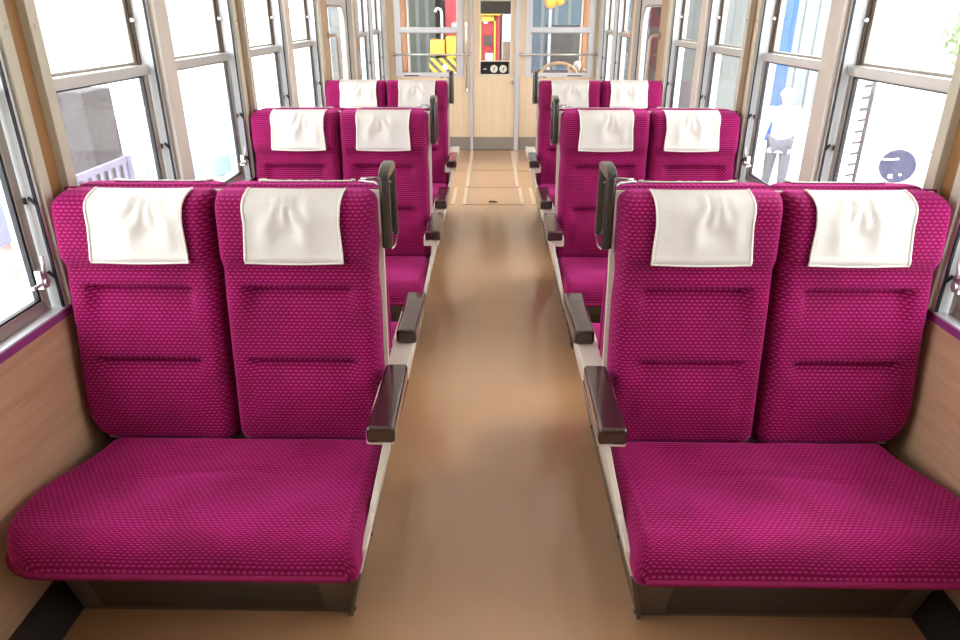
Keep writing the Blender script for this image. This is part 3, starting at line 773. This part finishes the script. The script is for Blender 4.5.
# right: building, blue column, scaffold, signal disc, person
b = thing('white_warehouse', 'overexposed white warehouse beyond the right windows', 'building', (17, 14, GZ))
bm = B(); box(bm, -3, 3, -18, 12, 0, 7); obj('wall', bm, M['pale'], b)
bm = B(); box(bm, -3.3, 3.2, -18.2, 12.2, 7, 7.3); obj('roof', bm, M['shed'], b)
b = thing('blue_column', 'tall bright blue column seen through the second right window', 'column', (6.18, 15.9, GZ))
bm = B(); box(bm, -.16, .16, -.16, .16, 0, 5.5); obj('shaft', bm, M['bluecol'], b, bevel=.01)
bm = B(); box(bm, -.3, .3, -.3, .3, 0, .12); obj('base_plate', bm, M['bluecol'], b)
b = thing('grey_wall_panel', 'pale blue-grey corrugated panel wall behind the blue column', 'wall', (8.0, 20.5, GZ))
bm = B()
for k in range(14): box(bm, -2.6 + k * .38, -2.45 + k * .38, -.08, 0, 0, 5)
box(bm, -2.8, 2.8, 0, .1, 0, 5); obj('panel', bm, M['shed'], b)
b = thing('scaffold_tower', 'dark grey lattice scaffold tower behind the near right window', 'scaffold', (5.58, 11.15, GZ))
for px in (-.25, .25):
    bm = B(); tube(bm, [(px, 0, 0), (px, 0, 1.72)], .03, 8); obj('upright', bm, M['duct'], b)
for k in range(9):
    bm = B(); tube(bm, [(-.25, 0, .1 + k * .17), (.25, 0, .2 + k * .17)], .018, 6); obj('rung', bm, M['duct'], b)
b = thing('round_signal_disc', 'dark navy round disc on a post behind the near right window', 'signal', (5.0, 8.62, GZ))
ax = Vector((-.51, -.86, .1))
bm = B(); disc(bm, (0, 0, .83), ax, .20, .04, 32); dd = obj('disc_plate', bm, M['navy'], b)
bm = B(); cr = ax.cross(Vector((0, 0, 1))).normalized(); c0 = Vector((0, 0, .83)) + ax.normalized() * .025
tube(bm, [c0 - cr * .0 + Vector((0, 0, .09)), c0 + cr * .1 + Vector((0, 0, .07)), c0 + cr * .21 + Vector((0, 0, .07))], .014, 6)
sphere(bm, tuple(c0 + cr * .05 - Vector((0, 0, .13))), .03, 1, 1, 1); sphere(bm, tuple(c0 - cr * .05 - Vector((0, 0, .10))), .018, 1, 1, 1)
obj('white_markings', bm, M['dial'], dd)
bm = B(); tube(bm, [(.0, .06, 0), (.0, .06, .9)], .04, 10); obj('post', bm, M['shed'], b)
b = thing('thin_lamp_post', 'slim grey post beside the round navy disc', 'post', (5.05, 8.0, GZ))
bm = B(); tube(bm, [(0, 0, 0), (0, 0, 1.15)], .025, 8); tube(bm, [(0, -.12, 1.1), (0, .12, 1.1)], .02, 6); obj('shaft', bm, M['railm'], b)
# small tree, far right
b = thing('tree', 'pale green tree at the upper corner of the near right window', 'tree', (9.75, 14.9, GZ))
bm = B(); tube(bm, [(0, 0, 0), (.05, 0, .9), (0, .05, 1.8)], [.12, .1, .06], 8); obj('trunk', bm, M['track'], b)
bm = B(); rr = random.Random(3)
for k in range(420):
    a = rr.uniform(0, 2 * PI); ph = math.acos(rr.uniform(-1, 1)); q = rr.uniform(.6, 1)
    c = Vector((.75 * q * math.sin(ph) * math.cos(a), .75 * q * math.sin(ph) * math.sin(a), 2.2 + .8 * q * math.cos(ph)))
    d1 = Vector([rr.uniform(-1, 1) for _ in range(3)]).normalized() * .09; d2 = Vector([rr.uniform(-1, 1) for _ in range(3)]).normalized() * .06
    bm.faces.new([bm.verts.new(c - d1), bm.verts.new(c + d2), bm.verts.new(c + d1), bm.verts.new(c - d2)])
obj('foliage', bm, M['green'], b)

# people outside
def skin(name, verts, edges, radii, mat, parent, sub=2, root=0):
    me = bpy.data.meshes.new(name); me.from_pydata(verts, edges, []); o = bpy.data.objects.new(name, me); col.objects.link(o)
    o.parent = parent; me.materials.append(mat)
    md = o.modifiers.new('skin', 'SKIN'); md.use_smooth_shade = True
    for i, r in enumerate(radii): me.skin_vertices[0].data[i].radius = (r, r) if not isinstance(r, tuple) else r
    me.skin_vertices[0].data[root].use_root = True
    sd = o.modifiers.new('sub', 'SUBSURF'); sd.levels = sub; sd.render_levels = sub
    return o
def person(label, loc, rotz, jacket, trousers, hat, lean=0.0):
    p = thing('person', label, 'person', loc); p.rotation_euler = (0, 0, rotz)
    J = [(0, 0, .92), (0, 0, 1.12), (0, -.01 - lean * .4, 1.36), (0, -.01 - lean * .7, 1.47), (0, -.02 - lean, 1.60),
         (.10, 0, .88), (.115, -.10, .50), (.12, -.02, .08), (.12, -.15, .04),
         (-.10, 0, .88), (-.11, .08, .50), (-.12, .20, .10), (-.12, .08, .04),
         (.19, -.01 - lean * .5, 1.40), (.26, -.0, 1.14), (.25, -.14, .92), (.24, -.19, .84),
         (-.19, -.01 - lean * .5, 1.40), (-.27, -.02, 1.14), (-.30, -.12, .92), (-.30, -.16, .84)]
    Ed = [(0, 1), (1, 2), (2, 3), (3, 4), (0, 5), (5, 6), (6, 7), (7, 8), (0, 9), (9, 10), (10, 11), (11, 12), (2, 13), (13, 14), (14, 15), (15, 16), (2, 17), (17, 18), (18, 19), (19, 20)]
    Rr = [(.14, .11), (.13, .10), (.16, .10), .055, .085, .085, .06, .042, .04, .085, .06, .042, .04, .06, .045, .036, .04, .06, .045, .036, .04]
    skin('body', J, Ed, Rr, M['skin'], p)
    skin('trousers', J[:1] + J[5:13], [(0, 1), (1, 2), (2, 3), (3, 4), (0, 5), (5, 6), (6, 7), (7, 8)], [(.18, .14), .125, .09, .062, .052, .125, .09, .062, .052], trousers, p)
    Jk = [(0, 0, .90), (0, 0, 1.12), (0, -.01 - lean * .4, 1.36), (0, -.01 - lean * .7, 1.45), (.19, -.01 - lean * .5, 1.40), (.26, 0, 1.14), (.25, -.13, .94), (-.19, -.01 - lean * .5, 1.40), (-.27, -.02, 1.14), (-.30, -.11, .94), (0, 0, .80)]
    Ej = [(0, 1), (1, 2), (2, 3), (2, 4), (4, 5), (5, 6), (2, 7), (7, 8), (8, 9), (0, 10)]
    skin('jacket', Jk, Ej, [(.18, .14), (.17, .13), (.19, .13), .075, .08, .062, .05, .08, .062, .05, (.19, .15)], jacket, p)
    hc = Vector((0, -.02 - lean, 1.61))
    bm = B(); sphere(bm, tuple(hc), .1, .82, .98, 1.18, 20, 14)
    sphere(bm, (hc.x, hc.y - .10, hc.z - .01), .018, .8, 1, 1.3, 8, 6)
    for e in (-1, 1): sphere(bm, (hc.x + e * .084, hc.y, hc.z), .024, .4, .8, 1.2, 8, 6)
    hd = obj('head', bm, M['skin'], p, smooth=True)
    bm = B()
    for e in (-1, 1): sphere(bm, (hc.x + e * .032, hc.y - .088, hc.z + .012), .009, 1.2, .7, .8, 8, 6)
    tube(bm, [(hc.x - .022, hc.y - .093, hc.z - .05), (hc.x + .022, hc.y - .093, hc.z - .05)], .004, 6); obj('eyes_and_mouth', bm, M['track'], hd)
    for sx, b0 in ((.24, (.24, -.19, .84)), (-.30, (-.30, -.16, .84))):
        bm = B()
        sphere(bm, b0, .036, .6, 1, 1.1, 10, 8)
        for fi in range(4): tube(bm, [(b0[0], b0[1] - .025 + fi * .018, b0[2] - .02), (b0[0] - .004, b0[1] - .03 + fi * .019, b0[2] - .062), (b0[0] - .012 * (1 if sx > 0 else -1), b0[1] - .026 + fi * .017, b0[2] - .09 + abs(fi - 1.4) * .007)], [.0095, .0085, .007], 6)
        tube(bm, [(b0[0], b0[1] - .03, b0[2] + .01), (b0[0], b0[1] - .055, b0[2] - .02), (b0[0], b0[1] - .055, b0[2] - .05)], [.011, .0095, .008], 6)
        obj('hand', bm, M['skin'], p, smooth=True)
    if hat == 'helmet':
        bm = B()
        sphere(bm, (hc.x, hc.y, hc.z + .045), .118, .92, 1.06, .82, 20, 12)
        bmesh.ops.bisect_plane(bm, geom=bm.verts[:] + bm.edges[:] + bm.faces[:], plane_co=(0, 0, hc.z + .03), plane_no=(0, 0, -1), clear_outer=True)
        tube(bm, [(hc.x + .108 * math.cos(t), hc.y + .13 * math.sin(t), hc.z + .03) for t in [2 * PI * k / 24 for k in range(24)]], .008, 6, closed=True)
        h = obj('helmet', bm, M['helmet'], p, smooth=True)
        bm = B(); tube(bm, [(hc.x + .110 * math.cos(t), hc.y + .125 * math.sin(t), hc.z + .055) for t in [2 * PI * k / 24 for k in range(24)]], .009, 6, closed=True); obj('helmet_band', bm, M['peach'], h, smooth=True)
    else:
        bm = B(); sphere(bm, (hc.x, hc.y + .015, hc.z + .03), .108, .86, 1.0, 1.1, 20, 12)
        bmesh.ops.bisect_plane(bm, geom=bm.verts[:] + bm.edges[:] + bm.faces[:], plane_co=(0, hc.y - .03, hc.z), plane_no=(0, -1, -.6), clear_outer=True)
        obj('hair', bm, M['duct'], p, smooth=True)
    return p
person('person in white helmet and white work jacket walking past the second right window', (4.28, 10.5, GZ), math.radians(-20), M['whitecloth'], M['trouser'], 'helmet')

p_ = [o for o in bpy.data.objects if o.name == 'person'][0]; p_.scale = (.9, .9, .9)
# front: engine shed with red and yellow maintenance vehicle
bm = B()
box(bm, -2.9, 4.4, 26, 26.3, GZ, 4.8); box(bm, -2.9, -2.7, 12.4, 26, GZ, 4.8); box(bm, 4.2, 4.4, 12.4, 26, GZ, 4.8); struct('wall_shed', bm, M['shed'])
bm = B(); box(bm, -3.1, 4.6, 12, 26.4, 4.8, 5.0); struct('ceiling_shed', bm, M['shed_dark'])
v = thing('snow_clearing_vehicle', 'red and yellow rail vehicle with hazard stripes beyond the end windows', 'rail vehicle', (-.5, 14.0, GZ))
X0 = .5
bm = B(); box(bm, -.9 + X0, .16 + X0, .35, 4, .9, 3.5); obj('red_body', bm, M['red'], v, bevel=.03)
bm = B(); box(bm, -1.16 + X0, -.89 + X0, -.1, .5, 1.82, 2.10); obj('yellow_box', bm, M['yellow'], v, bevel=.015)
bm = B(); box(bm, -.87 + X0, -.60 + X0, .0, .5, 1.55, 2.16); obj('yellow_panel', bm, M['yellow'], v, bevel=.015)
bm = B(); box(bm, -1.18 + X0, -.58 + X0, -.16, -.1, 1.42, 1.78); obj('hazard_plate', bm, M['hazard'], v)
bm = B(); box(bm, -1.3 + X0, .16 + X0, -.05, .3, .5, 1.42); obj('buffer_beam', bm, M['yellow'], v, bevel=.02)
bm = B()
for x in (-.235, .04): box(bm, x + X0, x + .03 + X0, .28, .36, 1.42, 2.5)
box(bm, -.235 + X0, .07 + X0, .28, .36, 2.42, 2.5); box(bm, -.235 + X0, .07 + X0, .28, .36, 1.42, 1.5); obj('yellow_door_frame', bm, M['yellow'], v)
bm = B(); box(bm, -.13 + X0, .03 + X0, .30, .37, 1.5, 1.85); obj('notice_board', bm, M['machinegrey'], v)
bm = B(); box(bm, -.14 + X0, .0 + X0, .32, .37, 1.98, 2.16); obj('cab_window', bm, M['duct'], v)
bm = B(); tube(bm, [(-.95 + X0, .2, 1.9), (-.95 + X0, .2, 2.55), (-.97 + X0, .2, 2.62), (-1.03 + X0, .2, 2.64), (-1.08 + X0, .2, 2.58)], .025, 8); obj('exhaust_pipe', bm, M['helmet'], v, smooth=True)
bm = B()
for i, (x, z) in enumerate(((-.72, 2.35), (-.12, 2.42), (-.88, 1.62))): disc(bm, (x + X0, -.17 if z < 2 else .33, z), (0, 1, 0), .055, .05, 16)
obj('headlamp', bm, M['machinegrey'], v)
bm = B(); box(bm, -1.2 + X0, -.95 + X0, .3, 2, -.0, .5); box(bm, -.05 + X0, .15 + X0, .3, 2, 0, .5); obj('wheel_guard', bm, M['duct'], v)
bm = B(); box(bm, -.3 + X0, .16 + X0, .2, .3, 2.52, 2.57); obj('roof_bar', bm, M['yellow'], v)
for x in (-.17, -.07, .03, .12):
    bm = B(); disc(bm, (x + X0 - .02, .2, 2.615), (0, 1, 0), .04, .05, 14); obj('roof_lamp', bm, M['peach'], v)
v = thing('grey_control_cabinet', 'pale grey cabinet standing right of the red vehicle', 'cabinet', (.38, 14.6, GZ))
bm = B(); box(bm, -.19, .12, -.2, .3, 0, 2.62); obj('cabinet_body', bm, M['machinegrey'], v, bevel=.01)
bm = B(); box(bm, -.16, .09, -.22, -.2, 1.4, 2.05); obj('cabinet_door', bm, M['track'], v)
v = thing('orange_beacon', 'orange beacon lamp high behind the right end window', 'beacon', (1.08, 14, GZ))
bm = B(); tube(bm, [(0, 0.02, 0), (0, 0.02, 2.62)], .03, 8); obj('post', bm, M['shed'], v)
bm = B(); sphere(bm, (0, 0, 2.76), .10, 1.1, 1, 1.3); sphere(bm, (.17, 0, 2.79), .09, 1.1, 1, 1.2); obj('lens', bm, M['orange'], v, smooth=True)
v = thing('blue_grey_railcar', 'blue-grey railcar side standing beyond the right end window', 'rail vehicle', (2.2, 18, GZ))
bm = B(); box(bm, -1.5, 1.6, 0, 6, .6, 4.2); obj('body', bm, M['shedblue'], v, bevel=.05)
bm = B()
for k in range(9): box(bm, -1.35 + k * .32, -1.27 + k * .32, -.03, 0, .8, 4)
obj('ribs', bm, M['shed'], v)
bm = B(); box(bm, -.9, .8, -.06, 0, 1.4, 2.3); obj('dark_grille', bm, M['duct'], v)
bm = B(); box(bm, -1.2, 1.3, .3, 5.6, 0, .6); obj('underframe', bm, M['duct'], v)
v = thing('grey_green_locker', 'tall grey-green ribbed locker beyond the left end window', 'locker', (-1.70, 17, GZ))
bm = B(); box(bm, -.95, .42, 0, 1.4, 0, 4.2); obj('locker_body', bm, M['lockergreen'], v)
bm = B()
for k in range(6): box(bm, -.90 + k * .22, -.82 + k * .22, -.04, 0, .3, 4)
obj('ribs', bm, M['shed'], v)
# unseen fill lamps added to brighten the vehicles in the shed
for k, (x, y) in enumerate(((-1.5, 13.2), (2.5, 13.2), (-1.5, 17), (2.5, 17))):
    t = thing('shed_fill_lamp', 'unseen strip lamp added as fill under the shed roof', 'lamp', (x, y, 4.68), 'added shed fill lamps')
    bm = B(); box(bm, -.15, .15, -.9, .9, -.06, .1); obj('housing', bm, M['ceil'], t)
    bm = B(); box(bm, -.1, .1, -.85, .85, -.08, -.06); obj('diffuser', bm, emit('shed_fill_glow', (255, 240, 215), 22), t)
